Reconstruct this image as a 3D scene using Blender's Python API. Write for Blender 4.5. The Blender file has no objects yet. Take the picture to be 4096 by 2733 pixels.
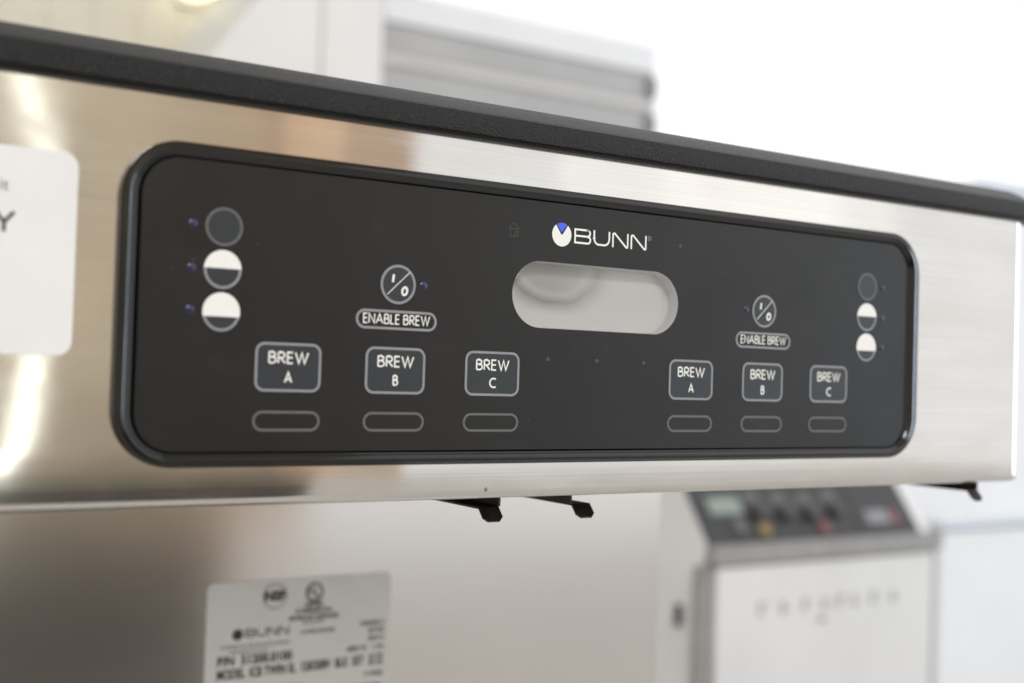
import bpy, bmesh, math, random
from mathutils import Vector, Matrix

random.seed(4)
sc = bpy.context.scene
COL = sc.collection
PI = math.pi

# ------------------------------------------------------------------ camera
cam_d = bpy.data.cameras.new("camera")
cam = bpy.data.objects.new("camera", cam_d)
COL.objects.link(cam)
CR = Vector((0.83989156, -0.54188228, 0.03075317))
CU = Vector((-0.04039412, -0.00590378, 0.99916638))
CD = Vector((0.541249, 0.84043366, 0.02684739))
CP = Vector((-0.35378, -0.47419, -0.02527))
cam.matrix_world = Matrix(((CR.x, CU.x, -CD.x, CP.x), (CR.y, CU.y, -CD.y, CP.y), (CR.z, CU.z, -CD.z, CP.z), (0, 0, 0, 1)))
cam_d.sensor_width = 36.0
cam_d.lens = 4982.4 / 4096 * 36
cam_d.clip_start = 0.01
cam_d.clip_end = 200
cam_d.dof.use_dof = True
cam_d.dof.focus_distance = 0.58
cam_d.dof.aperture_fstop = 4.3
cam_d.dof.aperture_blades = 7
sc.camera = cam

# ------------------------------------------------------------------ light
world = bpy.data.worlds.new("World")
sc.world = world
world.use_nodes = True
bg = world.node_tree.nodes["Background"]
bg.inputs["Color"].default_value = (0.985, 0.99, 1.0, 1)
bg.inputs["Strength"].default_value = 1.2


def area(name, loc, target, sx, sy, power, color, rot=0.0):
    l = bpy.data.lights.new(name, 'AREA')
    l.shape = 'RECTANGLE'
    l.size = sx
    l.size_y = sy
    l.energy = power
    l.color = color
    o = bpy.data.objects.new(name, l)
    o.location = loc
    q = (Vector(target) - Vector(loc)).to_track_quat('-Z', 'Y')
    o.rotation_euler = (q.to_matrix().to_4x4() @ Matrix.Rotation(rot, 4, 'Z')).to_euler()
    COL.objects.link(o)
    return o


def power_for(radiance, sx, sy):
    return radiance * PI * sx * sy


area("bay_door_light", (3.35, -3.4, 1.25), (3.35, 0, 1.25), 1.0, 2.6, power_for(0.17, 1.0, 2.6), (1.0, 0.97, 0.88))
area("bay_door_light", (3.35, -3.5, 1.15), (3.35, 0, 1.15), 1.9, 3.0, power_for(0.17, 1.9, 3.0), (1.0, 0.97, 0.88))
area("daylight_door", (5.5, -1.8, 0.25), (0.1, 0, 0.05), 0.36, 2.4, power_for(10, 0.36, 2.4), (0.60, 0.79, 1.0))
area("front_fill_light", (-1.0, -2.1, 2.25), (0.0, 0.0, 0.0), 1.6, 1.6, power_for(13.5, 1.6, 1.6), (0.97, 0.985, 1.0))  # unseen fill lamp below the ceiling, added to brighten the white print and sticker
# two thin strip lights added and tilted so the steel mirrors a kinked streak
_a = area("streak_light", (0.228, -2.4, 0.54), (0.228, 0.0, 0.54), 0.007, 0.44, power_for(14, 0.007, 0.44), (0.93, 1.0, 0.92), math.radians(18.5))
_b = area("streak_light", (0.230, -2.4, -0.18), (0.230, 0.0, -0.18), 0.014, 0.46, power_for(11, 0.014, 0.46), (0.93, 1.0, 0.92), math.radians(-12))

sc.view_settings.view_transform = 'Standard'
sc.view_settings.look = 'None'
sc.view_settings.gamma = 1
sc.view_settings.use_curve_mapping = False
sc.view_settings.exposure = 0.0
sc.cycles.use_denoising = True
sc.cycles.max_bounces = 8
sc.cycles.sample_clamp_indirect = 6
sc.cycles.blur_glossy = 0.2


# ------------------------------------------------------------------ materials
def new_mat(name):
    m = bpy.data.materials.new(name)
    m.use_nodes = True
    nt = m.node_tree
    return m, nt, nt.nodes["Principled BSDF"]


def N(nt, t, **kw):
    n = nt.nodes.new(t)
    for k, v in kw.items():
        if k.startswith('i_'):
            n.inputs[k[2:].replace('_', ' ')].default_value = v
        else:
            setattr(n, k, v)
    return n


def coords(nt, scale=(1, 1, 1), rot=(0, 0, 0)):
    tc = N(nt, 'ShaderNodeTexCoord')
    mp = N(nt, 'ShaderNodeMapping')
    mp.inputs['Scale'].default_value = scale
    mp.inputs['Rotation'].default_value = rot
    nt.links.new(tc.outputs['Object'], mp.inputs['Vector'])
    return mp.outputs['Vector']


def noise(nt, vec, scale, detail=3, rough=0.5):
    n = N(nt, 'ShaderNodeTexNoise')
    n.inputs['Scale'].default_value = scale
    n.inputs['Detail'].default_value = detail
    n.inputs['Roughness'].default_value = rough
    nt.links.new(vec, n.inputs['Vector'])
    return n.outputs['Fac']


def ramp(nt, fac, stops):
    r = N(nt, 'ShaderNodeValToRGB')
    els = r.color_ramp.elements
    while len(els) < len(stops):
        els.new(0.5)
    for e, (p, c) in zip(els, stops):
        e.position = p
        e.color = (*c, 1) if len(c) == 3 else c
    nt.links.new(fac, r.inputs['Fac'])
    return r.outputs['Color']


def maprange(nt, fac, a, b, c, d):
    r = N(nt, 'ShaderNodeMapRange')
    for i, v in enumerate((a, b, c, d)):
        r.inputs[i + 1].default_value = v
    nt.links.new(fac, r.inputs[0])
    return r.outputs[0]


def bump(nt, p, height, strength, dist):
    b = N(nt, 'ShaderNodeBump')
    b.inputs['Strength'].default_value = strength
    b.inputs['Distance'].default_value = dist
    nt.links.new(height, b.inputs['Height'])
    nt.links.new(b.outputs['Normal'], p.inputs['Normal'])


def mixc(nt, fac, a, b, mode='MIX'):
    m = N(nt, 'ShaderNodeMix', data_type='RGBA', blend_type=mode)
    for sock, v in ((m.inputs[0], fac), (m.inputs[6], a), (m.inputs[7], b)):
        if hasattr(v, 'is_linked') or hasattr(v, 'links'):
            nt.links.new(v, sock)
        elif isinstance(v, (int, float)):
            sock.default_value = v
        else:
            sock.default_value = (*v, 1)
    return m.outputs[2]


def plain(name, color, rough=0.5, metal=0.0, var=0.08, scale=60, spec=0.5, coat=0.0):
    m, nt, p = new_mat(name)
    v = coords(nt)
    f = noise(nt, v, scale, 4)
    lo = tuple(c * (1 - var) for c in color)
    hi = tuple(min(1, c * (1 + var)) for c in color)
    nt.links.new(ramp(nt, f, [(0.3, lo), (0.7, hi)]), p.inputs['Base Color'])
    p.inputs['Roughness'].default_value = rough
    p.inputs['Metallic'].default_value = metal
    p.inputs['Specular IOR Level'].default_value = spec
    p.inputs['Coat Weight'].default_value = coat
    return m


def brushed(name, color, rough, aniso, brush_axis='x', spots=True, wav=0.25, lines=1.0, cloud=1.0):
    """stainless steel, brushed along x: reflections spread out vertically"""
    m, nt, p = new_mat(name)
    p.inputs['Metallic'].default_value = 1.0
    line = coords(nt, (3, 3, 900) if brush_axis == 'x' else (900, 900, 3))
    f = noise(nt, line, 1.0, 4, 0.6)
    smear = noise(nt, coords(nt, (9, 9, 30)), 1.0, 4, 0.55)
    base = mixc(nt, maprange(nt, f, 0.3, 0.7, 0, 1), tuple(c * (1 - 0.07 * lines) for c in color), tuple(min(1, c * (1 + 0.06 * lines)) for c in color))
    base = mixc(nt, maprange(nt, smear, 0.35, 0.75, 0.0, 0.8 * cloud), base, tuple(c * k for c, k in zip(color, (0.87, 0.85, 0.825))))
    if spots:
        vo = N(nt, 'ShaderNodeTexVoronoi', feature='F1')
        vo.inputs['Scale'].default_value = 26
        nt.links.new(coords(nt, (1, 1, 0.8)), vo.inputs['Vector'])
        mask = maprange(nt, vo.outputs['Distance'], 0.015, 0.03, 1, 0)
        big = noise(nt, coords(nt), 9, 2)
        mm = N(nt, 'ShaderNodeMath', operation='MULTIPLY')
        nt.links.new(mask, mm.inputs[0])
        nt.links.new(maprange(nt, big, 0.50, 0.55, 0, 0.75), mm.inputs[1])
        base = mixc(nt, mm.outputs[0], base, (0.10, 0.075, 0.06))
    nt.links.new(base, p.inputs['Base Color'])
    r1 = maprange(nt, f, 0.3, 0.7, rough * (1 - 0.15 * lines), rough * (1 + 0.15 * lines))
    haze = noise(nt, coords(nt, (14, 14, 45), (0, 0.35, 0)), 1.0, 4, 0.6)
    ra = N(nt, 'ShaderNodeMath', operation='ADD')
    nt.links.new(r1, ra.inputs[0])
    nt.links.new(maprange(nt, haze, 0.48, 0.75, 0.0, 0.06 * cloud), ra.inputs[1])
    nt.links.new(ra.outputs[0], p.inputs['Roughness'])
    p.inputs['Anisotropic'].default_value = aniso
    t = N(nt, 'ShaderNodeCombineXYZ')
    t.inputs[2 if brush_axis == 'x' else 0].default_value = 1.0
    nt.links.new(t.outputs[0], p.inputs['Tangent'])
    w = noise(nt, coords(nt, (1.3, 1, 1.6)), 3.0, 1)
    l2 = noise(nt, line, 1.0, 2)
    ad = N(nt, 'ShaderNodeMath', operation='MULTIPLY_ADD')
    nt.links.new(l2, ad.inputs[0])
    ad.inputs[1].default_value = 0.004 * lines
    nt.links.new(w, ad.inputs[2])
    bump(nt, p, ad.outputs[0], wav, 0.01)
    return m


M = {}
M['hood_steel'] = brushed("hood_steel", (0.675, 0.66, 0.635), 0.085, 1.0, wav=0.12)
M['splash_steel'] = brushed("splash_steel", (0.625, 0.605, 0.585), 0.15, 0.6, wav=0.03, lines=0.15, cloud=0.12)
M['steel'] = brushed("background_steel", (0.62, 0.62, 0.62), 0.35, 0.3, spots=False)


def lid_mat():
    m, nt, p = new_mat("grained_black_plastic")
    v = coords(nt, (1, 1, 1))
    a = noise(nt, v, 1350, 2, 0.5)
    vo = N(nt, 'ShaderNodeTexVoronoi', feature='SMOOTH_F1')
    vo.inputs['Scale'].default_value = 1450
    nt.links.new(v, vo.inputs['Vector'])
    ad = N(nt, 'ShaderNodeMath', operation='ADD')
    nt.links.new(a, ad.inputs[0])
    nt.links.new(vo.outputs['Distance'], ad.inputs[1])
    bump(nt, p, ad.outputs[0], 1.0, 0.0008)
    dust = noise(nt, v, 2500, 2, 0.6)
    nt.links.new(ramp(nt, dust, [(0.66, (0.007, 0.007, 0.0074)), (0.80, (0.035, 0.034, 0.032))]), p.inputs['Base Color'])
    p.inputs['Roughness'].default_value = 0.4
    p.inputs['Specular IOR Level'].default_value = 0.36
    return m


def gloss_mat():
    m, nt, p = new_mat("glossy_black_moulding")
    v = coords(nt)
    d = noise(nt, v, 1500, 2, 0.6)
    nt.links.new(ramp(nt, d, [(0.72, (0.008, 0.008, 0.0085)), (0.80, (0.05, 0.05, 0.045))]), p.inputs['Base Color'])
    nt.links.new(maprange(nt, noise(nt, v, 300, 3), 0.3, 0.7, 0.05, 0.11), p.inputs['Roughness'])
    p.inputs['Specular IOR Level'].default_value = 0.5
    return m


def overlay_mat():
    m, nt, p = new_mat("satin_black_overlay")
    v = coords(nt)
    fine = noise(nt, v, 2600, 2, 0.6)
    specks = N(nt, 'ShaderNodeTexVoronoi', feature='F1')
    specks.inputs['Scale'].default_value = 120
    nt.links.new(v, specks.inputs['Vector'])
    mask = maprange(nt, specks.outputs['Distance'], 0.02, 0.05, 1, 0)
    big = noise(nt, v, 45, 2)
    mm = N(nt, 'ShaderNodeMath', operation='MULTIPLY')
    nt.links.new(mask, mm.inputs[0])
    nt.links.new(maprange(nt, big, 0.53, 0.60, 0, 0.35), mm.inputs[1])
    base = ramp(nt, fine, [(0.3, (0.0046, 0.0048, 0.0052)), (0.7, (0.0064, 0.0066, 0.0070))])
    wipe = noise(nt, coords(nt, (30, 30, 75), (0, 0.6, 0)), 1.0, 5, 0.65)
    base = mixc(nt, maprange(nt, wipe, 0.58, 0.80, 0.0, 0.35), base, (0.030, 0.030, 0.030))
    nt.links.new(mixc(nt, mm.outputs[0], base, (0.25, 0.25, 0.24)), p.inputs['Base Color'])
    nt.links.new(maprange(nt, noise(nt, coords(nt, (8, 8, 8)), 3, 4), 0.3, 0.7, 0.33, 0.46), p.inputs['Roughness'])
    p.inputs['Specular IOR Level'].default_value = 0.43
    bump(nt, p, fine, 0.08, 0.0002)
    return m


M['lid'] = lid_mat()
M['gloss'] = gloss_mat()
M['overlay'] = overlay_mat()
M['key'] = plain("slate_grey_key", (0.020, 0.0265, 0.032), 0.4, var=0.06, scale=200)
M['outline'] = plain("grey_print", (0.26, 0.265, 0.295), 0.45, var=0.05, scale=800)
M['outline_dim'] = plain("dim_grey_print", (0.115, 0.117, 0.122), 0.45, var=0.05, scale=800)
M['white_print'] = plain("white_print", (0.82, 0.82, 0.80), 0.4, var=0.03, scale=900)
M['faint_print'] = plain("faint_grey_print", (0.055, 0.055, 0.057), 0.45, var=0.1, scale=900)
M['blue_print'] = plain("blue_print", (0.05, 0.12, 0.80), 0.4, var=0.05, scale=900)
M['led'] = plain("violet_led_lens", (0.013, 0.011, 0.065), 0.3, var=0.1, scale=900, coat=0.3)
M['paper'] = plain("white_sticker_vinyl", (0.76, 0.76, 0.765), 0.55, var=0.02, scale=40, spec=0.3)
M['plate_paper'] = plain("silver_white_plate", (0.74, 0.735, 0.73), 0.5, var=0.03, scale=50, spec=0.3)
M['ink'] = plain("black_ink", (0.035, 0.035, 0.038), 0.6, var=0.1, scale=500)
M['grey_ink'] = plain("grey_ink", (0.16, 0.16, 0.165), 0.6, var=0.1, scale=500)
M['rail'] = plain("dark_rail_steel", (0.05, 0.047, 0.044), 0.4, 0.6, var=0.25, scale=140)
M['cream'] = plain("cream_wall_paint", (0.80, 0.765, 0.65), 0.6, var=0.04, scale=5)
M['white_paint'] = plain("white_paint", (0.80, 0.79, 0.78), 0.5, var=0.02, scale=6)
M['white_enamel'] = plain("white_enamel", (0.79, 0.80, 0.82), 0.35, var=0.02, scale=8)
M['brown'] = plain("tan_wall_paint", (0.80, 0.71, 0.565), 0.7, var=0.25, scale=2.5)
M['carton'] = plain("brown_cardboard", (0.77, 0.58, 0.43), 0.8, var=0.12, scale=8)
M['dark'] = plain("dark_grey_enamel", (0.07, 0.066, 0.064), 0.5, var=0.15, scale=4)
M['grey_enamel'] = plain("mid_grey_enamel", (0.42, 0.42, 0.425), 0.45, var=0.06, scale=6)
M['light_steel'] = plain("light_satin_steel", (0.60, 0.59, 0.585), 0.45, 0.0, var=0.08, scale=5)
M['fryer_white'] = plain("fryer_door_steel", (0.70, 0.70, 0.705), 0.45, 0.0, var=0.05, scale=5)
M['flank'] = plain("fryer_side_steel", (0.74, 0.74, 0.75), 0.5, var=0.05, scale=5)
M['fryer_grey'] = plain("fryer_trim_grey", (0.30, 0.295, 0.29), 0.5, var=0.1, scale=20)
M['black_panel'] = plain("black_control_panel", (0.035, 0.035, 0.037), 0.45, var=0.15, scale=30)
M['lcd_green'] = plain("pale_green_display", (0.26, 0.31, 0.27), 0.4, var=0.05, scale=30)
M['yellow'] = plain("yellow_button", (0.25, 0.175, 0.06), 0.4, var=0.05)
M['red'] = plain("red_button", (0.22, 0.08, 0.085), 0.4, var=0.05)
M['mid_grey'] = plain("grey_print_patch", (0.12, 0.12, 0.125), 0.5, var=0.1)
M['lilac'] = plain("pale_lilac_trim", (0.62, 0.66, 0.75), 0.4, var=0.03)
M['concrete'] = plain("pale_concrete", (0.55, 0.52, 0.48), 0.7, var=0.1, scale=3)
M['hinge'] = plain("worn_hinge_steel", (0.24, 0.24, 0.245), 0.5)
M['fabric'] = plain("dark_shelf_goods", (0.14, 0.125, 0.115), 0.8, var=0.3, scale=3)


def lcd_mat():
    m, nt, p = new_mat("silver_grey_display")
    tc = N(nt, 'ShaderNodeTexCoord')
    sep = N(nt, 'ShaderNodeSeparateXYZ')
    nt.links.new(tc.outputs['Object'], sep.inputs[0])

    def math_(op, a, b):
        n = N(nt, 'ShaderNodeMath', operation=op)
        for i, v in enumerate((a, b)):
            if isinstance(v, (int, float)):
                n.inputs[i].default_value = v
            else:
                nt.links.new(v, n.inputs[i])
        return n.outputs[0]
    # a pressure bruise in the liquid crystal: a soft dark hanging arc
    wob = noise(nt, tc.outputs['Object'], 38, 3)
    dx = math_('DIVIDE', math_('ADD', sep.outputs[0], 0.0205), 0.0255)
    dz = math_('DIVIDE', math_('SUBTRACT', sep.outputs[2], 0.0265), 0.0165)
    rr = math_('SQRT', math_('ADD', math_('MULTIPLY', dx, dx), math_('MULTIPLY', dz, dz)), 0)
    rr = math_('ADD', rr, math_('MULTIPLY', math_('SUBTRACT', wob, 0.5), 0.5))
    band = math_('ABSOLUTE', math_('SUBTRACT', rr, 1.0), 0)
    f = maprange(nt, band, 0.0, 0.48, 1.0, 0.0)
    fade = maprange(nt, sep.outputs[0], -0.022, 0.024, 1.0, 0.12)
    inside = maprange(nt, rr, 0.6, 1.05, 0.5, 0.0)
    tot = math_('MAXIMUM', math_('MULTIPLY', math_('POWER', f, 1.5), 0.8), inside)
    tot = math_('MULTIPLY', tot, fade)
    nt.links.new(mixc(nt, tot, (0.86, 0.87, 0.88), (0.27, 0.265, 0.27)), p.inputs['Base Color'])
    p.inputs['Roughness'].default_value = 0.45
    return m


def pane_mat():
    m, nt, p = new_mat("clear_display_pane")
    nt.nodes.remove(p)
    out = nt.nodes['Material Output']
    tr = N(nt, 'ShaderNodeBsdfTransparent')
    tr.inputs['Color'].default_value = (0.985, 0.985, 0.985, 1)
    gl = N(nt, 'ShaderNodeBsdfGlossy')
    gl.inputs['Roughness'].default_value = 0.06
    fr = N(nt, 'ShaderNodeFresnel')
    fr.inputs['IOR'].default_value = 1.45
    mx = N(nt, 'ShaderNodeMixShader')
    nt.links.new(fr.outputs[0], mx.inputs[0])
    nt.links.new(tr.outputs[0], mx.inputs[1])
    nt.links.new(gl.outputs[0], mx.inputs[2])
    nt.links.new(mx.outputs[0], out.inputs['Surface'])
    return m


M['lcd'] = lcd_mat()
M['pane'] = pane_mat()
M['lcd_wall'] = plain("pale_grey_gasket", (0.76, 0.77, 0.78), 0.4, var=0.04, scale=200)


# ------------------------------------------------------------------ mesh helpers
class MB:
    def __init__(self):
        self.v = []
        self.f = []

    def add(self, verts, faces):
        o = len(self.v)
        self.v += [tuple(p) for p in verts]
        self.f += [tuple(i + o for i in f) for f in faces]

    def box(self, x0, x1, y0, y1, z0, z1):
        self.add([(x, y, z) for z in (z0, z1) for y in (y0, y1) for x in (x0, x1)],
                 [(0, 2, 3, 1), (4, 5, 7, 6), (0, 1, 5, 4), (2, 6, 7, 3), (0, 4, 6, 2), (1, 3, 7, 5)])

    def loft(self, rings, closed=True, cap0=False, cap1=False):
        n = len(rings[0])
        vs = [p for r in rings for p in r]
        fs = []
        for i in range(len(rings) - 1):
            for j in range(n if closed else n - 1):
                k = (j + 1) % n
                fs.append((i * n + j, i * n + k, (i + 1) * n + k, (i + 1) * n + j))
        if cap0:
            fs.append(tuple(range(n - 1, -1, -1)))
        if cap1:
            fs.append(tuple((len(rings) - 1) * n + j for j in range(n)))
        self.add(vs, fs)

    def build(self, name, mat, parent=None, smooth=False, sharp=38, bevel=0.0, origin=None, normals=True):
        me = bpy.data.meshes.new(name)
        org = Vector(origin) if origin is not None else Vector((0, 0, 0))
        me.from_pydata([tuple(Vector(p) - org) for p in self.v], [], self.f)
        me.materials.append(mat)
        if normals:
            bm = bmesh.new()
            bm.from_mesh(me)
            bmesh.ops.recalc_face_normals(bm, faces=bm.faces)
            bm.to_mesh(me)
            bm.free()
        if smooth:
            me.polygons.foreach_set('use_smooth', [True] * len(me.polygons))
            try:
                me.set_sharp_from_angle(angle=math.radians(sharp))
            except Exception:
                pass
        me.update()
        o = bpy.data.objects.new(name, me)
        COL.objects.link(o)
        o.location = org
        if bevel > 0:
            b = o.modifiers.new("bevel", 'BEVEL')
            b.width = bevel
            b.segments = 2
            b.limit_method = 'ANGLE'
        if parent is not None:
            o.parent = parent
            # parents built at the end of their own chain: keep world position
            o.location = org - world_loc(parent)
        return o


def world_loc(o):
    p = Vector(o.location)
    while o.parent is not None:
        o = o.parent
        p += Vector(o.location)
    return p


def thing(name, loc, label, cat, group=None):
    o = bpy.data.objects.new(name, None)
    o.empty_display_size = 0.05
    o.location = loc
    COL.objects.link(o)
    o['label'] = label
    o['category'] = cat
    if group:
        o['group'] = group
    return o


def rrect(x0, x1, z0, z1, r, n=8):
    r = max(min(r, (x1 - x0) / 2 - 1e-5, (z1 - z0) / 2 - 1e-5), 1e-5)
    pts = []
    for cx, cz, a0 in ((x1 - r, z1 - r, 0), (x0 + r, z1 - r, 90), (x0 + r, z0 + r, 180), (x1 - r, z0 + r, 270)):
        for i in range(n + 1):
            a = math.radians(a0 + 90 * i / n)
            pts.append((cx + r * math.cos(a), cz + r * math.sin(a)))
    return pts


def circ(cx, cz, r, n=48):
    return [(cx + r * math.cos(2 * PI * i / n), cz + r * math.sin(2 * PI * i / n)) for i in range(n)]


def pad(mb, pts, y_back, y_front, inset=0.0002):
    """a flat pad with a small chamfered rim, facing -y"""
    cx = sum(p[0] for p in pts) / len(pts)
    cz = sum(p[1] for p in pts) / len(pts)

    def shrink(p):
        d = math.hypot(p[0] - cx, p[1] - cz)
        k = (d - inset) / d if d > inset else 0.5
        return (cx + (p[0] - cx) * k, cz + (p[1] - cz) * k)
    inner = [shrink(p) for p in pts]
    mb.loft([[(x, y_back, z) for x, z in pts], [(x, y_front + inset * 0.6, z) for x, z in pts],
             [(x, y_front, z) for x, z in inner]], cap1=True)


def ring(mb, outer, inner, y, depth=0.00005):
    n = len(outer)
    mb.loft([[(x, y + depth, z) for x, z in outer], [(x, y, z) for x, z in outer],
             [(x, y, z) for x, z in inner], [(x, y + depth, z) for x, z in inner]])


_lay = [0]


def stroke(mb, pts, w, y, closed=False):
    """a printed line of width w in the plane y; every stroke sits a hair in front of the last"""
    _lay[0] = (_lay[0] + 1) % 6
    y = y - 0.000006 * _lay[0]
    n = len(pts)
    L, R_ = [], []
    for i in range(n):
        p = Vector(pts[i])
        a = Vector(pts[i - 1]) if (i > 0 or closed) else None
        b = Vector(pts[(i + 1) % n]) if (i < n - 1 or closed) else None
        d0 = (p - a).normalized() if a is not None else None
        d1 = (b - p).normalized() if b is not None else None
        if d0 is None:
            d0 = d1
        if d1 is None:
            d1 = d0
        n0 = Vector((-d0.y, d0.x))
        n1 = Vector((-d1.y, d1.x))
        m = n0 + n1
        m = m.normalized() if m.length > 1e-6 else n0
        k = 1.0 / max(m.dot(n0), 0.42)
        L.append(p + m * k * w / 2)
        R_.append(p - m * k * w / 2)
    vs = [(p.x, y, p.y) for p in L] + [(p.x, y, p.y) for p in R_]
    fs = [(i, i + 1, n + i + 1, n + i) for i in range(n - 1)]
    if closed:
        fs.append((n - 1, 0, n, 2 * n - 1))
    mb.add(vs, fs)


def arc(cx, cy, rx, ry, a0, a1, n=14):
    return [(cx + rx * math.cos(math.radians(a0 + (a1 - a0) * i / n)), cy + ry * math.sin(math.radians(a0 + (a1 - a0) * i / n))) for i in range(n + 1)]


# geometric sans capitals, centre lines in a unit cap height: (advance width, strokes)
GL = {
    'B': (0.50, [[(0, 0), (0, 1)], [(0, 1), (.22, 1)] + arc(.22, .77, .23, .23, 90, -90) + [(0, .54)],
                 [(0, .54), (.24, .54)] + arc(.24, .27, .27, .27, 90, -90) + [(0, 0)]]),
    'R': (0.50, [[(0, 0), (0, 1)], [(0, 1), (.21, 1)] + arc(.21, .74, .26, .26, 90, -90) + [(0, .48)], [(.17, .48), (.52, 0)]]),
    'E': (0.40, [[(.40, 1), (0, 1), (0, 0), (.40, 0)], [(0, .52), (.38, .52)]]),
    'W': (0.98, [[(0, 1), (.27, .02), (.49, .98), (.71, .02), (.98, 1)]]),
    'A': (0.72, [[(0, 0), (.36, 1), (.72, 0)], [(.14, .33), (.58, .33)]]),
    'N': (0.60, [[(0, 0), (0, 1), (.60, 0), (.60, 1)]]),
    'L': (0.36, [[(0, 1), (0, 0), (.36, 0)]]),
    'C': (0.66, [arc(.50, .5, .50, .5, 55, 305, 20)]),
    'I': (0.02, [[(0.01, 0), (0.01, 1)]]),
    'O': (0.72, [arc(.36, .5, .36, .5, 0, 345, 23)]),
    ' ': (0.12, []),
}


def write(mb, text, cx, cz, cap, w, y, width=None, track=0.20, slant=0.0):
    """letter text centred on (cx, cz); cap = cap height; width = forced overall width"""
    h = cap - w
    pos = []
    x = 0.0
    for ch in text:
        pos.append(x)
        x += GL[ch][0] + track
    tot = (x - track) * h
    sx = 1.0
    if width:
        sx = (width - w) / tot
    for ch, px in zip(text, pos):
        for s in GL[ch][1]:
            pts = []
            for (a, b) in s:
                xx = ((px + a) * h - tot / 2) * sx + slant * (b - 0.5) * h
                pts.append((cx + xx, cz + (b - 0.5) * h))
            closed = ch == 'O'
            stroke(mb, pts, w, y, closed)


def font_mesh(body, size, x, z, y, align='LEFT', bold=0.0, xscale=1.0):
    c = bpy.data.curves.new("lettering", 'FONT')
    c.body = body
    c.size = size
    c.align_x = align
    c.offset = bold
    c.resolution_u = 3
    o = bpy.data.objects.new("lettering", c)
    COL.objects.link(o)
    dg = bpy.context.evaluated_depsgraph_get()
    me = bpy.data.meshes.new_from_object(o.evaluated_get(dg))
    vs = [(x + v.co.x * xscale, y, z + v.co.y) for v in me.vertices]
    fs = [tuple(p.vertices) for p in me.polygons]
    bpy.data.objects.remove(o)
    bpy.data.curves.remove(c)
    bpy.data.meshes.remove(me)
    return vs, fs


# ------------------------------------------------------------------ surroundings
FLOOR = -1.25


def structure(o):
    o['kind'] = 'structure'
    return o


mb = MB()
mb.box(-6, 9, -7, 7, FLOOR - 0.1, FLOOR)
structure(mb.build("floor", M['concrete']))

# cream ribbed wall far behind, seen over the lid at the left
W = thing("ribbed_wall", (-0.2, 2.42, FLOOR), "cream wall of upright ribbed sheets behind the brewer, upper left", "wall")
x = -2.2
k = 0
while x < 1.05:
    mb = MB()
    wd = 0.098
    prof = [(x, 2.404), (x + 0.006, 2.40), (x + 0.085, 2.40), (x + 0.091, 2.404), (x + wd - 0.0005, 2.404)]
    prof2 = prof + [(x + wd - 0.0005, 2.46), (x, 2.46)]
    mb.loft([[(a, b, FLOOR) for a, b in prof2], [(a, b, 1.9) for a, b in prof2]], cap0=True, cap1=True)
    mb.build("wall_panel", M['cream'], W)
    x += wd
    k += 1

# things behind the camera that the steel front mirrors
mb = MB()
mb.box(-5, 1.15, -3.0, -2.9, FLOOR, 2.6)
structure(mb.build("wall", M['brown']))
mb = MB()
mb.box(-5, 1.1, -3.0, 2.6, 2.3, 2.4)
structure(mb.build("ceiling", M['white_paint']))


# ------------------------------------------------------------------ the brewer
B = thing("coffee_brewer", (0, 0.16, FLOOR + 0.05), "twin stainless steel coffee brewer with black lid and black push button panel", "coffee maker")

HW, ZB, ZT = 0.3345, -0.0812, 0.0800
YP = 0.0012          # steel sheet just behind the overlay


def plan_path(hw, yf, yb, r, n=10, cols=28):
    """plan outline of a front with two rounded corners, left back to right back, with outward normals"""
    pts = [((-hw, yb), (-1, 0))]
    for i in range(n + 1):
        a = math.radians(180 + 90 * i / n)
        pts.append(((-hw + r + r * math.cos(a), yf + r + r * math.sin(a)), (math.cos(a), math.sin(a))))
    for i in range(1, cols):
        t = i / cols
        pts.append(((-hw + r + t * (2 * hw - 2 * r), yf), (0, -1)))
    for i in range(n + 1):
        a = math.radians(270 + 90 * i / n)
        pts.append(((hw - r + r * math.cos(a), yf + r + r * math.sin(a)), (math.cos(a), math.sin(a))))
    pts.append(((hw, yb), (1, 0)))
    return pts


def sweep(mb, path, prof):
    """prof: list of (outward offset, z)"""
    rings = []
    for off, z in prof:
        rings.append([(p[0] + n[0] * off, p[1] + n[1] * off, z) for p, n in path])
    mb.loft(rings, closed=False)


# hood sheet
mb = MB()
rb = 0.0042
prof = [(-0.006, ZT + 0.002), (0, ZT + 0.002)]
for i in range(1, 9):
    prof.append((0, ZT + 0.002 - (ZT + 0.002 - ZB - rb) * i / 8))
for i in range(1, 7):
    a = math.radians(90 * i / 6)
    prof.append((-rb + rb * math.cos(a), ZB + rb - rb * math.sin(a)))
prof += [(-0.016, ZB), (-0.016, ZB + 0.0012), (-0.0055, ZB + 0.0012)]
sweep(mb, plan_path(HW, YP, 0.56, 0.0155), prof)
# the opening behind the control panel
mb.f = [f for f in mb.f if not (all(abs(mb.v[i][0]) < 0.19 and -0.045 < mb.v[i][2] < 0.045 and mb.v[i][1] < 0.003 for i in f))]
hood = mb.build("hood", M['hood_steel'], B, smooth=True)

# hood underside plate
mb = MB()
mb.box(-HW + 0.006, HW - 0.006, 0.02, 0.55, -0.066, -0.062)
mb.build("hood_underside", M['rail'], B)

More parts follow.
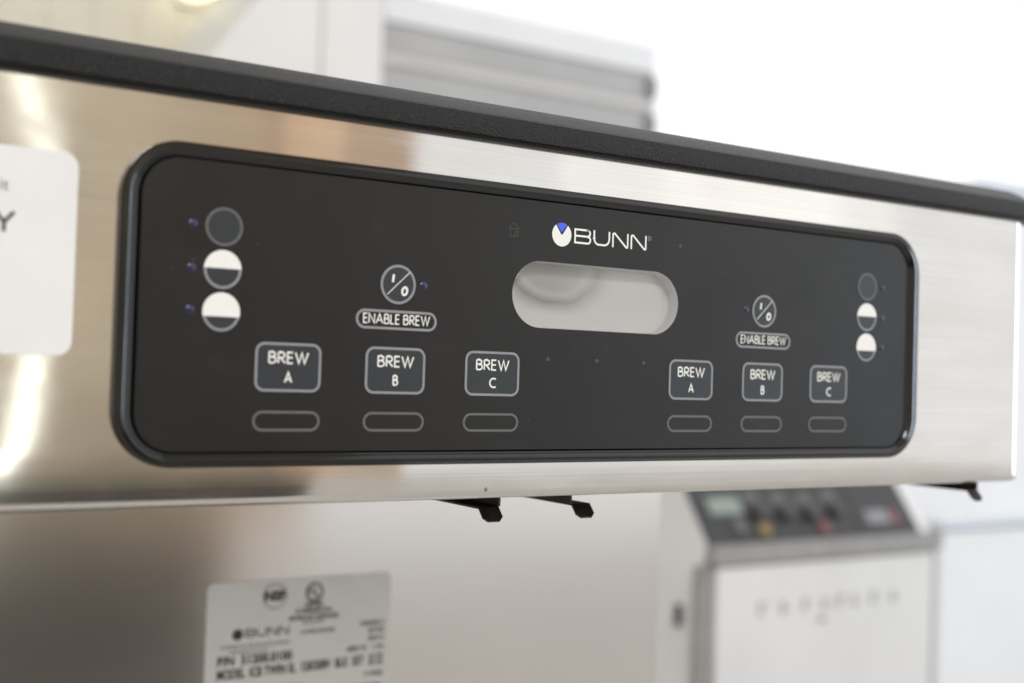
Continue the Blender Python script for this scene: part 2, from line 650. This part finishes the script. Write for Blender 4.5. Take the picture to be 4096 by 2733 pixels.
# lid
mb = MB()
lp = plan_path(0.3465, -0.0050, 0.565, 0.0228, cols=20)
prof = [(-0.009, 0.0790), (-0.0030, 0.0790), (-0.0022, 0.0794), (-0.0020, 0.0803), (-0.0002, 0.0807), (0.0000, 0.0813), (-0.0004, 0.0860), (-0.0010, 0.0899), (-0.0022, 0.0909),
        (-0.0040, 0.0920), (-0.0095, 0.0954), (-0.0150, 0.0984), (-0.0180, 0.0994), (-0.0215, 0.0998)]
rings = []
for off, z in prof:
    rr_ = []
    for p, n in lp:
        q = Vector((p[0] + n[0] * off, p[1] + n[1] * off))
        if off <= -0.03:
            q = Vector((p[0] * (1 + off / 0.33), p[1] + n[1] * off + (0 if n[1] else 0)))
            if n[1] > -0.001:
                q.y = p[1]
        rr_.append((q.x, q.y, z))
    rings.append(rr_)
mb.loft(rings, closed=False)
c0 = len(mb.v)
mb.loft([rings[-1], [(0.5 * p[0], 0.30, 0.0998) for p in rings[-1]]], closed=False)
lid = mb.build("lid", M['lid'], B, smooth=True)

# control panel overlay with the display opening
OX, OZ0, OZ1 = 0.2177, -0.0590, 0.0550
DX, DZ, DH = 0.0491, 0.0121, 0.0154


def overlay():
    mb = MB()
    n = 10
    outer = rrect(-OX, OX, OZ0, OZ1, 0.0150, n)
    inner = rrect(-DX, DX, DZ - DH, DZ + DH, DH, n)
    mb.loft([[(x, 0.0013, z) for x, z in outer], [(x, 0, z) for x, z in outer], [(x, 0, z) for x, z in inner],
             [(x, 0.0006, z) for x, z in inner]])
    return mb.build("control_panel", M['overlay'], B)


panel = overlay()

# bezel
mb = MB()
bp = [(0.0000, 0.0012), (0.0001, -0.0013), (0.0003, -0.00178), (0.0019, -0.00172), (0.0022, -0.00176), (0.0033, -0.00197), (0.0036, -0.00198), (0.0044, -0.00155),
      (0.0052, -0.0010), (0.0060, -0.0003), (0.0068, 0.0002), (0.0073, 0.0010), (0.0078, 0.0012), (0.0090, 0.0012)]
rings = []
for t, y in bp:
    rings.append([(x, y, z) for x, z in rrect(-0.2262 + t, 0.2262 - t, -0.0652 + t * 0.78, 0.0612 - t * 0.78, 0.0232 - t, 14)])
mb.loft(rings)
bezel = mb.build("bezel", M['gloss'], B, smooth=True, sharp=8)

# display: gasket wall, screen, pane
mb = MB()
for_n = 12
o = rrect(-DX, DX, DZ - DH, DZ + DH, DH, for_n)
i_ = rrect(-DX + 0.0004, DX - 0.0004, DZ - DH + 0.0004, DZ + DH - 0.0004, DH - 0.0004, for_n)
mb.loft([[(x, 0.0006, z) for x, z in o], [(x, 0.0012, z) for x, z in i_], [(x, 0.0078, z) for x, z in i_]])
gasket = mb.build("display_window", M['lcd_wall'], B, smooth=True)
mb = MB()
mb.add([(x, 0.0076, z) for x, z in rrect(-DX, DX, DZ - DH, DZ + DH, DH, for_n)], [tuple(range(4 * (for_n + 1)))])
mb.build("screen", M['lcd'], gasket)
mb = MB()
pad(mb, rrect(-DX + 0.0002, DX - 0.0002, DZ - DH + 0.0002, DZ + DH - 0.0002, DH - 0.0002, for_n), 0.0005, 0.0001, 0.0001)
mb.build("pane", M['pane'], gasket)

T = 0.00105          # printed outline width


def key(x, z, letter):
    w, h, r = 0.0286, 0.0199, 0.0040
    mb = MB()
    pad(mb, rrect(x - w / 2, x + w / 2, z - h / 2, z + h / 2, r, 8), 0.0001, -0.00022, 0.0003)
    b = mb.build("brew_button", M['key'], B)
    b['label'] = "BREW %s button in the %s group of the panel" % (letter, 'left' if x < 0 else 'right')
    mb = MB()
    ring(mb, rrect(x - w / 2, x + w / 2, z - h / 2, z + h / 2, r, 8), rrect(x - w / 2 + T, x + w / 2 - T, z - h / 2 + T, z + h / 2 - T, r - T, 8), -0.00026, 0.0003)
    mb.build("outline", M['outline'], b)
    mb = MB()
    write(mb, "BREW", x, z + 0.0039, 0.0051, 0.00071, -0.00030, width=0.0176)
    write(mb, letter, x, z - 0.0041, 0.0047, 0.00071, -0.00030)
    mb.build("lettering", M['white_print'], b, normals=False)
    return b


def slot(x):
    z, w, h = -0.0468, 0.0292, 0.0083
    mb = MB()
    ring(mb, rrect(x - w / 2, x + w / 2, z - h / 2, z + h / 2, h / 2, 10), rrect(x - w / 2 + T, x + w / 2 - T, z - h / 2 + T, z + h / 2 - T, h / 2 - T, 10), -0.00012, 0.0001)
    return mb.build("name_slot", M['outline_dim'], B)


def round_key(x, z, level):
    r = 0.00766
    mb = MB()
    pad(mb, circ(x, z, r), 0.0001, -0.00020, 0.0002)
    b = mb.build("batch_button", M['key'], B)
    b['label'] = "round batch button, %s" % ({None: 'all grey', 0.06: 'white upper half', -0.24: 'mostly white'}[level])
    mb = MB()
    ring(mb, circ(x, z, r), circ(x, z, r - T), -0.00024, 0.0002)
    mb.build("outline", M['outline_dim'] if level is None else M['outline'], b)
    if level is not None:
        a0 = math.degrees(math.asin(level))
        pts = arc(x, z, r, r, a0, 180 - a0, 36)
        mb = MB()
        mb.add([(p[0], -0.00029, p[1]) for p in pts] + [(p[0], -0.00020, p[1]) for p in pts],
               [tuple(range(len(pts)))] + [(i, i + 1, len(pts) + i + 1, len(pts) + i) for i in range(len(pts) - 1)])
        mb.build("level_mark", M['white_print'], b)
    return b


def power_key(x, z):
    r = 0.00842
    mb = MB()
    pad(mb, circ(x, z, r), 0.0001, -0.00020, 0.0002)
    b = mb.build("power_button", M['key'], B)
    mb = MB()
    ring(mb, circ(x, z, r), circ(x, z, r - T), -0.00024, 0.0002)
    mb.build("outline", M['outline'], b)
    mb = MB()
    write(mb, "I", x - 0.30 * r, z + 0.30 * r, 0.0044, 0.00105, -0.00028, slant=0.12)
    write(mb, "O", x + 0.37 * r, z - 0.32 * r, 0.0043, 0.0010, -0.00028, slant=0.12)
    stroke(mb, [(x - 0.60 * r, z - 0.52 * r), (x + 0.64 * r, z + 0.66 * r)], 0.00035, -0.00028)
    mb.build("lettering", M['white_print'], b, normals=False)
    return b


def caption(x, z):
    w, h = 0.0388, 0.0083
    mb = MB()
    ring(mb, rrect(x - w / 2, x + w / 2, z - h / 2, z + h / 2, h / 2, 10), rrect(x - w / 2 + T, x + w / 2 - T, z - h / 2 + T, z + h / 2 - T, h / 2 - T, 10), -0.00012, 0.0001)
    b = mb.build("enable_caption", M['outline'], B)
    mb = MB()
    write(mb, "ENABLE BREW", x, z + 0.0003, 0.0045, 0.00057, -0.00014, width=0.0322)
    mb.build("lettering", M['white_print'], b, normals=False)


def led(x, z, r=0.00195):
    mb = MB()
    n = 20
    rings = [[(px, 0.0001, pz) for px, pz in circ(x, z, r, n)]]
    for k in (0.85, 0.6, 0.3, 0.05):
        rings.append([(px, -0.0006 * (1 - k * k), pz) for px, pz in circ(x, z, r * k, n)])
    mb.loft(rings, cap1=True)
    mb.build("indicator_light", M['led'], B, smooth=True)


for s in (-1, 1):
    order = "ABC" if s < 0 else "CBA"
    for xx, ltr in zip((0.1560, 0.1072, 0.0584), order):
        key(s * xx, -0.0250, ltr)
        slot(s * xx)
    for z, lv in ((0.02964, None), (0.01275, 0.06), (-0.00399, -0.24)):
        round_key(s * 0.185, z, lv)
    power_key(s * 0.1072, 0.0119)
    caption(s * 0.1072, -0.0034)
    for x, z in ((0.1976, 0.0299), (0.1976, 0.0128), (0.1976, -0.0036), (0.0947, 0.0122)):
        led(s * x, z)

# faint sensor dots
for x, z in ((-0.0284, -0.0175), (-0.0003, -0.0174), (0.0280, -0.0174), (0.0493, 0.0413)):
    mb = MB()
    pad(mb, circ(x, z, 0.00095, 16), 0.0001, -0.0001, 0.0001)
    mb.build("sensor_dot", M['faint_print'], B)

# faint house icon left of the emblem
mb = MB()
hx, hz = -0.0490, 0.0407
stroke(mb, [(hx - 0.0029, hz + 0.0004), (hx - 0.0005, hz + 0.0030), (hx + 0.0026, hz + 0.0006)], 0.00035, -0.0001)
stroke(mb, [(hx - 0.0023, hz + 0.0006), (hx - 0.0023, hz - 0.0030), (hx + 0.0021, hz - 0.0030), (hx + 0.0021, hz + 0.0006)], 0.0003, -0.0001)
stroke(mb, [(hx - 0.0023, hz + 0.0004), (hx + 0.0021, hz + 0.0004)], 0.0003, -0.0001)
stroke(mb, [(hx + 0.0003, hz - 0.0028), (hx + 0.0003, hz - 0.0006), (hx + 0.0015, hz - 0.0006), (hx + 0.0015, hz - 0.0028)], 0.0003, -0.0001)
mb.build("home_icon", M['faint_print'], B, normals=False)

# emblem: white drop with a blue wedge, and the wordmark
LX, LZ, LRX, LRZ = -0.02270, 0.0407, 0.00545, 0.00555


def drop(cx, cz, sx, y):
    """white body: an egg with a V cut out of its top"""
    pts = []
    n = 40
    for i in range(n + 1):
        a = math.radians(128 + (412 - 128) * i / n)
        ex = math.cos(a) * LRX
        ez = math.sin(a) * LRZ
        pts.append((cx + ex * sx, y, cz + ez * sx))
    vx = [(cx + 0.0007 * sx, y, cz + 0.0004 * sx), (cx + 0.0003 * sx, y, cz + 0.00005 * sx), (cx - 0.0001 * sx, y, cz), (cx - 0.0005 * sx, y, cz + 0.0002 * sx)]
    return pts + vx


em = MB()
p = drop(LX, LZ, 1, -0.0001)
em.add(p, [tuple(range(len(p)))])
emblem = em.build("emblem", M['white_print'], B)
mb = MB()
pts = [(LX - 0.0001, LZ + 0.0009)] + [(LX + 0.0053 * math.cos(math.radians(a)), LZ + 0.00555 * math.sin(math.radians(a))) for a in range(57, 124, 6)]
mb.add([(a, -0.0001, b) for a, b in pts], [tuple(range(len(pts)))])
mb.build("wedge", M['blue_print'], emblem)


def wordmark(mb, x0, zc, width, cap, w, y):
    lw = width * 0.2277
    gap = (width - 4 * lw) / 3
    h = cap - w
    L = lw - w
    zb = zc - h / 2
    x = x0 + w / 2
    r = h * 0.24
    # B
    stroke(mb, [(x, zb + h), (x + L - r, zb + h)] + arc(x + L - r - .0002, zb + h * 0.76, r, h * 0.24, 90, -90, 8) + [(x, zb + h * 0.52)], w, y)
    stroke(mb, [(x, zb + h * 0.52), (x + L - r, zb + h * 0.52)] + arc(x + L - r, zb + h * 0.26, r, h * 0.26, 90, -90, 8) + [(x, zb)], w, y)
    stroke(mb, [(x, zb - w / 2), (x, zb + h + w / 2)], w, y)
    x += lw + gap
    # U
    r = h * 0.48
    stroke(mb, [(x, zb + h + w / 2)] + [(x, zb + r)] + arc(x + r, zb + r, r, r, 180, 270, 10) + arc(x + L - r, zb + r, r, r, 270, 360, 10) + [(x + L, zb + h + w / 2)], w, y)
    for k in range(2):
        x += lw + gap
        stroke(mb, [(x, zb - w / 2), (x, zb + h * 0.93), (x + 0.0006, zb + h)] + [(x + L * 0.12, zb + h), (x + L * 0.9, zb), (x + L - 0.0002, zb), (x + L, zb + h * .08), (x + L, zb + h + w / 2)], w, y)


mb = MB()
wordmark(mb, -0.0156, 0.0408, 0.0433, 0.0071, 0.00092, -0.0001)
wm = mb.build("wordmark", M['white_print'], B, normals=False)
mb = MB()
ring(mb, circ(0.0295, 0.0433, 0.00115, 24), circ(0.0295, 0.0433, 0.0009, 24), -0.0001)
vs, fs = font_mesh("R", 0.0015, 0.0295, 0.0428, -0.0001, 'CENTER')
mb.add(vs, fs)
mb.build("registered_mark", M['outline'], wm, normals=False)

# white sticker at the left end, cut off by the frame
mb = MB()
pad(mb, rrect(-0.3120, -0.2413, -0.0234, 0.0520, 0.0058, 8), YP, 0.0007, 0.0001)
st = mb.build("sticker", M['paper'], B)
st['label'] = "plain white rounded sticker with printed letters on the left of the hood"
mb = MB()
vs, fs = font_mesh("i", 0.0060, -0.26765, 0.0357, 0.0005, 'RIGHT', 0.0)
mb.add(vs, fs)
mb.build("letter", M['grey_ink'], st, normals=False)
mb = MB()
vs, fs = font_mesh("t", 0.0060, -0.2655, 0.0357, 0.0005, 'RIGHT', 0.0)
mb.add(vs, fs)
mb.build("letter", M['grey_ink'], st, normals=False)
mb = MB()
stroke(mb, [(-0.2699, 0.0280), (-0.2666, 0.0241), (-0.2633, 0.0280)], 0.0014, 0.0006)
stroke(mb, [(-0.2666, 0.0244), (-0.2666, 0.0207)], 0.0014, 0.0006)
mb.build("lettering", M['ink'], st, normals=False)

# splash panel (recessed back) and column
mb = MB()
YS = 0.32
pth = [(-0.309, 0.56), (-0.309, YS + 0.001), (-0.3085, YS + 0.0004), (-0.308, YS), (0.308, YS), (0.3085, YS + 0.0004), (0.309, YS + 0.001), (0.309, 0.56)]
zz = [-0.064 - 0.05 * i for i in range(12)]
mb.loft([[(a, b, z) for a, b in pth] for z in zz], closed=False)
splash = mb.build("splash_panel", M['splash_steel'], B, smooth=True)
# base under the funnels
mb = MB()
mb.loft([[(a, b, -1.2) for a, b in [(-0.309, 0.56), (-0.309, 0.0), (0.309, 0.0), (0.309, 0.56)]], [(a, b, -0.62) for a, b in [(-0.309, 0.56), (-0.309, 0.0), (0.309, 0.0), (0.309, 0.56)]]], cap0=True, cap1=True)
mb.build("base", M['splash_steel'], B, bevel=0.004)

# data plate on the splash panel
YD = YS - 0.0006
mb = MB()
px0, px1, pz1, pz0 = -0.0735, 0.0612, -0.1680, -0.262
pad(mb, rrect(px0, px1, pz0, pz1, 0.005, 6), YS + 0.0005, YD, 0.0002)
dp = mb.build("data_plate", M['plate_paper'], B)
dp['label'] = "white data plate with black print on the recessed back panel"
mb = MB()
mg = MB()
YT = YD - 0.0002


def line(m, s, size, u, v, align='LEFT', bold=0.0, xs=1.0):
    """u, v = fraction of the plate width / metres down from its top edge"""
    vs, fs = font_mesh(s, size, px0 + u * (px1 - px0), pz1 - v, YT, align, bold, xs)
    m.add(vs, fs)


W_ = px1 - px0
ma = MB()
mf = MB()
line(ma, "NSF", 0.0088, 0.350, 0.0140, 'CENTER', 0.0005, 1.0)
ring(ma, circ(px0 + 0.350 * W_, pz1 - 0.0112, 0.0084, 28), circ(px0 + 0.350 * W_, pz1 - 0.0112, 0.0078, 28), YT)
cu, cv = px0 + 0.563 * W_, pz1 - 0.0104
ring(mf, circ(cu, cv, 0.0066, 28), circ(cu, cv, 0.0052, 28), YT)
line(mf, "U", 0.0065, 0.546, 0.0112, 'CENTER', 0.0002)
line(mf, "L", 0.0065, 0.576, 0.0138, 'CENTER', 0.0002)
line(mg, "LISTED", 0.0044, 0.563, 0.0202, 'CENTER', 0.0003)
line(mg, "COMMERCIAL", 0.0044, 0.563, 0.0243, 'CENTER', 0.0002)
line(mg, "BEVERAGE DISPENSER", 0.0042, 0.565, 0.0288, 'CENTER', 0.0002, 0.90)
line(mg, "E 4 2 8 9", 0.0042, 0.563, 0.0322, 'CENTER', 0.0001)
line(mg, "COFFEE BREWER", 0.0040, 0.590, 0.0385, 'CENTER', 0.0001, 0.85)
mw = MB()
wordmark(mw, px0 + 0.200 * W_, pz1 - 0.0345, 0.0310, 0.0056, 0.0009, YT)
pts = circ(px0 + 0.161 * W_, pz1 - 0.0350, 0.0037, 24)
mw.add([(a, YT, b) for a, b in pts], [tuple(range(24))])
line(mg, "COMMERCIAL BEVERAGE EQUIPMENT", 0.0034, 0.075, 0.0440, 'LEFT', 0.0, 0.86)
line(mg, "SPRINGFIELD ILLINOIS", 0.0032, 0.12, 0.0475, 'LEFT', 0.0, 0.86)
line(mb, "P/N  51200.0100", 0.0086, 0.06, 0.0548, 'LEFT', 0.0003, 0.90)
line(mb, "MODEL  ICB TWIN SL  120/208V  BLK  SST", 0.0088, 0.06, 0.0636, 'LEFT', 0.0003, 0.66)
line(mb, "SERIAL NO   DUAL 0 0 2 1 4 6", 0.0050, 0.055, 0.0752, 'LEFT', 0.0003, 0.95)
for s_, v in (("120/240 V", 0.0365), ("60 HZ", 0.0415), ("28.8 A", 0.0470), ("6800 W   1 PH", 0.0535), ("20 PSI", 0.0600), ("90 PSI", 0.0645), ("3 WIRE", 0.0720)):
    line(mg, s_, 0.0046, 0.965, v, 'RIGHT', 0.0002)
mc = MB()
xb = px0 + 0.43 * W_
while xb < px0 + 0.955 * W_:
    w = random.choice((0.0004, 0.0007, 0.0011))
    mc.box(xb, xb + w, YT, YT + 0.0001, pz0 + 0.004, pz1 - 0.0775)
    xb += w + random.choice((0.0003, 0.0005, 0.0008))
ma.build("approval_mark", M['ink'], dp, normals=False)
mf.build("approval_mark", M['ink'], dp, normals=False)
mw.build("wordmark", M['ink'], dp, normals=False)
mc.build("printed_bars", M['ink'], dp)
mb.build("lettering", M['ink'], dp, normals=False)
mg.build("lettering", M['grey_ink'], dp, normals=False)


# funnel rails under the hood
def rail(xw, yf, side, zl=-0.0882, fl=0.0110):
    """angle rail running front to back; web at xw, flange towards side, front tab bent forward and down"""
    mb = MB()
    t = 0.0010
    s = side
    yb = 0.27
    # web
    a, b = sorted((xw, xw - s * t))
    mb.box(a, b, yf, yb, zl, -0.066)
    # flange
    a, b = sorted((xw, xw + s * fl))
    mb.box(a, b, yf, yb, zl - t, zl)
    # tab with clipped corners
    x0, x1 = a, b
    L = 0.0082
    c = 0.0022
    d = Vector((0, -math.cos(math.radians(48)), -math.sin(math.radians(48))))
    nn = Vector((0, -d.z, d.y)) * -1
    o0 = Vector((0, yf, zl))
    outline = [(x0, 0), (x1, 0), (x1, L - c), (x1 - c, L), (x0 + c, L), (x0, L - c)]
    top = [Vector((u, 0, 0)) + o0 + d * v for u, v in outline]
    bot = [p + Vector((0, 0.0007, -0.0007)) for p in top]
    mb.loft([[tuple(p) for p in bot], [tuple(p) for p in top]], cap0=True, cap1=True)
    return mb.build("funnel_rail", M['rail'], B)


rail(-0.0338, 0.030, -1)
rail(0.0092, 0.030, 1)
rail(0.3000, 0.012, -1, zl=-0.0862, fl=0.0090)
rail(-0.2850, 0.012, 1, zl=-0.0862, fl=0.0090)


# ------------------------------------------------------------------ background machines
# fryer
F = thing("fryer", (1.22, 1.3, FLOOR), "floor fryer with white door and sloping black control panel under the hood's right end", "fryer")
mb = MB()
# cabinet: side profile lofted along x
side = [(1.012, FLOOR + 0.12), (1.012, -0.312), (0.985, -0.305), (0.985, -0.290), (1.000, -0.2817), (1.1005, -0.1467), (1.20, -0.130), (1.62, -0.130), (1.62, FLOOR + 0.12)]
mb.loft([[(0.974, a, b) for a, b in side], [(1.502, a, b) for a, b in side]], cap0=True, cap1=True)
mb.build("body", M['flank'], F, bevel=0.004)
mb = MB()
mb.box(0.90, 1.56, 1.42, 1.64, FLOOR + 0.12, 0.06)
mb.build("flue_riser", M['light_steel'], F, bevel=0.004)
mb = MB()
mb.box(0.966, 1.506, 0.976, 0.9996, -0.312, -0.2822)
mb.build("trim_rail", M['fryer_grey'], F, bevel=0.002)
for a, b in ((0.952, 0.976), (1.490, 1.508)):
    mb = MB()
    mb.box(a, b, 0.992, 1.0115, FLOOR + 0.15, -0.314)
    mb.build("door_edge", M['fryer_grey'], F, bevel=0.002)
mb = MB()
mb.box(0.978, 1.488, 0.982, 1.008, FLOOR + 0.16, -0.316)
door = mb.build("door", M['fryer_white'], F, bevel=0.004)
for i, x in enumerate((1.076, 1.124, 1.173, 1.2176, 1.2537, 1.289, 1.336, 1.387)):
    mg = MB()
    wv = 0.008
    mg.box(x - wv, x - wv + 0.006, 0.9805, 0.9815, -0.3970, -0.3765)
    mg.box(x - wv + 0.006, x + wv, 0.9805, 0.9815, -0.3800 - 0.012 * (i % 2), -0.3765 - 0.012 * (i % 2))
    mg.build("letter", M['fryer_grey'], door)
mg = MB()
mg.box(1.200, 1.216, 0.9805, 0.9815, -0.416, -0.410)
mg.build("badge", M['mid_grey'], door)
# sloping control panel
P0 = Vector((0, 1.000, -0.2817))
SU = Vector((0, 0.1005, 0.135)).normalized()
NU = Vector((0, -SU.z, SU.y))


def slab(mb, pts, h0, h1):
    lo = [tuple(Vector((x, 0, 0)) + P0 + SU * s + NU * h0) for x, s in pts]
    hi = [tuple(Vector((x, 0, 0)) + P0 + SU * s + NU * h1) for x, s in pts]
    mb.loft([lo, hi], cap0=True, cap1=True)


def rect(x0, x1, s0, s1):
    return [(x0, s0), (x1, s0), (x1, s1), (x0, s1)]


mb = MB()
slab(mb, rect(0.9735, 1.470, -0.002, 0.160), -0.002, 0.003)
cp = mb.build("control_panel", M['black_panel'], F)
mb = MB()
slab(mb, rect(1.003, 1.072, 0.050, 0.082), 0.001, 0.005)
mb.build("display", M['lcd_green'], cp)
for x, s in ((1.102, 0.051), (1.162, 0.046), (1.219, 0.044), (1.281, 0.047)):
    mb = MB()
    slab(mb, circ(x, s, 0.0135, 20), 0.001, 0.018)
    mb.build("knob", M['dark'], cp)
    mb = MB()
    slab(mb, rect(x - 0.016, x + 0.018, s + 0.020, s + 0.040), 0.001, 0.004)
    mb.build("scale_mark", M['mid_grey'], cp)
for x, s, r, mm, nm in ((1.100, 0.018, 0.0125, 'yellow', 'yellow_button'), (1.238, 0.016, 0.0115, 'red', 'red_button'), (1.0485, 0.026, 0.0130, 'mid_grey', 'grey_button')):
    mb = MB()
    slab(mb, circ(x, s, r, 20), 0.001, 0.008)
    mb.build(nm, M[mm], cp)
mb = MB()
slab(mb, rect(1.326, 1.331, 0.004, 0.150), 0.001, 0.005)
mb.build("divider", M['dark'], cp)
mb = MB()
slab(mb, rect(1.350, 1.406, 0.019, 0.045), 0.001, 0.005)
mb.build("notice", M['outline'], cp)
mb = MB()
slab(mb, [(1.404, 0.020), (1.430, 0.019), (1.430, 0.047), (1.424, 0.047)], 0.001, 0.0053)
mb.build("warning_mark", M['red'], cp)
mb = MB()
mb.box(0.966, 0.976, 1.058, 1.072, -0.420, -0.385)
mb.build("side_latch", M['dark'], F, bevel=0.002)

# steel cabinet on the wall behind
K = thing("steel_cabinet", (1.12, 2.0, FLOOR), "tall steel cabinet with grey horizontal bands rising behind the lid", "cabinet")
cx0, cx1, cy = 0.776, 1.487, 1.80
mb = MB()
mb.box(cx0 - 0.004, cx1 + 0.004, cy + 0.012, cy + 0.5, FLOOR + 0.1, 0.758)
mb.build("carcass", M['light_steel'], K, bevel=0.003)
mb = MB()
mb.box(cx0, cx1, cy - 0.004, cy + 0.0115, 0.690, 0.756)
mb.build("fascia", M['white_enamel'], K, bevel=0.003)
mb = MB()
mb.box(cx0, cx1, cy, cy + 0.0115, 0.627, 0.687)
mb.build("upper_door", M['grey_enamel'], K, bevel=0.003)
mb = MB()
mb.box(cx0, cx1, cy - 0.005, cy + 0.0115, 0.602, 0.625)
mb.build("rail", M['light_steel'], K, bevel=0.003)
mb = MB()
mb.box(cx0, cx1, cy, cy + 0.0115, FLOOR + 0.15, 0.600)
mb.build("lower_door", M['grey_enamel'], K, bevel=0.003)
for z0, z1 in ((0.630, 0.680), (0.545, 0.592)):
    mb = MB()
    mb.box(1.463, 1.484, cy - 0.016, cy - 0.001, z0, z1)
    mb.build("hinge", M['hinge'], K, bevel=0.003)

# white column left of the cabinet
mb = MB()
mb.box(0.640, 0.772, 1.79, 2.1, FLOOR, 1.4)
o = mb.build("column", M['white_paint'], bevel=0.004)
o['label'] = "plain off-white upright column just left of the banded steel cabinet"
o['category'] = "column"

# slanted white extraction hood
mb = MB()
pr = [(0.375, 0.500), (0.6385, 0.500), (0.6385, 0.80), (0.585, 0.80)]
mb.loft([[(a, 1.795, b) for a, b in pr], [(a, 2.3, b) for a, b in pr]], cap0=True, cap1=True)
EH = mb.build("extraction_hood", M['white_paint'], bevel=0.004)
EH['label'] = "white hood with a slanting left edge against the cream ribbed wall"
EH['category'] = "hood"

# lamp at the top of the cream wall
LMP = thing("wall_lamp", (0.55, 2.30, 0.83), "small glowing lamp on the cream wall at the top left", "lamp")
mb = MB()
for_r = []
n = 20
rg = []
for i in range(9):
    a = math.radians(-90 + 180 * i / 8)
    rg.append([(0.555 + 0.055 * math.cos(a) * math.cos(2 * PI * j / n), 2.33 + 0.055 * math.cos(a) * math.sin(2 * PI * j / n), 0.858 + 0.040 * math.sin(a)) for j in range(n)])
mb.loft(rg)
m, nt, p = new_mat("lamp_glow")
p.inputs['Base Color'].default_value = (0.9, 0.85, 0.6, 1)
p.inputs['Emission Color'].default_value = (1.0, 0.92, 0.62, 1)
p.inputs['Emission Strength'].default_value = 1.6
mb.build("bulb", m, LMP, smooth=True)
mb = MB()
mb.box(0.53, 0.58, 2.385, 2.398, 0.82, 0.92)
mb.build("bracket", M['white_paint'], LMP)

# white chest freezer at the lower right, and a tall white cabinet beyond it
R1 = thing("chest_freezer", (2.1, 1.5, FLOOR), "white chest freezer with a lilac edged lid, right of the fryer", "freezer")
mb = MB()
mb.box(1.79, 3.0, 1.205, 1.85, FLOOR, -0.318)
mb.build("body", M['white_enamel'], R1, bevel=0.01)
mb = MB()
mb.box(1.775, 3.01, 1.195, 1.86, -0.315, -0.292)
fl_ = mb.build("lid", M['white_enamel'], R1, bevel=0.006)
mb = MB()
mb.box(1.778, 3.007, 1.190, 1.1945, -0.312, -0.296)
mb.build("edge_strip", M['lilac'], fl_)
R2 = thing("tall_cabinet", (3.4, 2.2, FLOOR), "pale white tall cabinet peeking over the lid's right corner", "cabinet")
mb = MB()
mb.box(2.985, 4.2, 2.0, 2.6, FLOOR, 0.60)
mb.build("body", M['white_enamel'], R2, bevel=0.01)
mb = MB()
mb.box(2.975, 4.21, 1.99, 2.61, 0.603, 0.632)
mb.build("top", M['lilac'], R2, bevel=0.006)

# ------------------------------------------------------------------ mirrored in the steel, behind the camera
S1 = thing("shelf_unit", (-0.4, -2.65, FLOOR), "dark grey shelf unit standing behind the camera by the tan wall", "shelf")
mb = MB()
mb.box(-2.6, 0.97, -2.85, -2.5, FLOOR + 0.05, -0.57)
mb.build("body", M['dark'], S1, bevel=0.01)
mb = MB()
mb.box(-2.6, 0.98, -2.87, -2.48, -0.565, -0.54)
mb.build("top", M['fabric'], S1, bevel=0.005)
mb = MB()
mb.box(0.99, 1.20, -2.85, -2.45, -0.5, 1.9)
o = mb.build("cardboard_carton", M['carton'], bevel=0.01)
o['label'] = "tall brown cardboard carton behind the camera"
o['category'] = "carton"
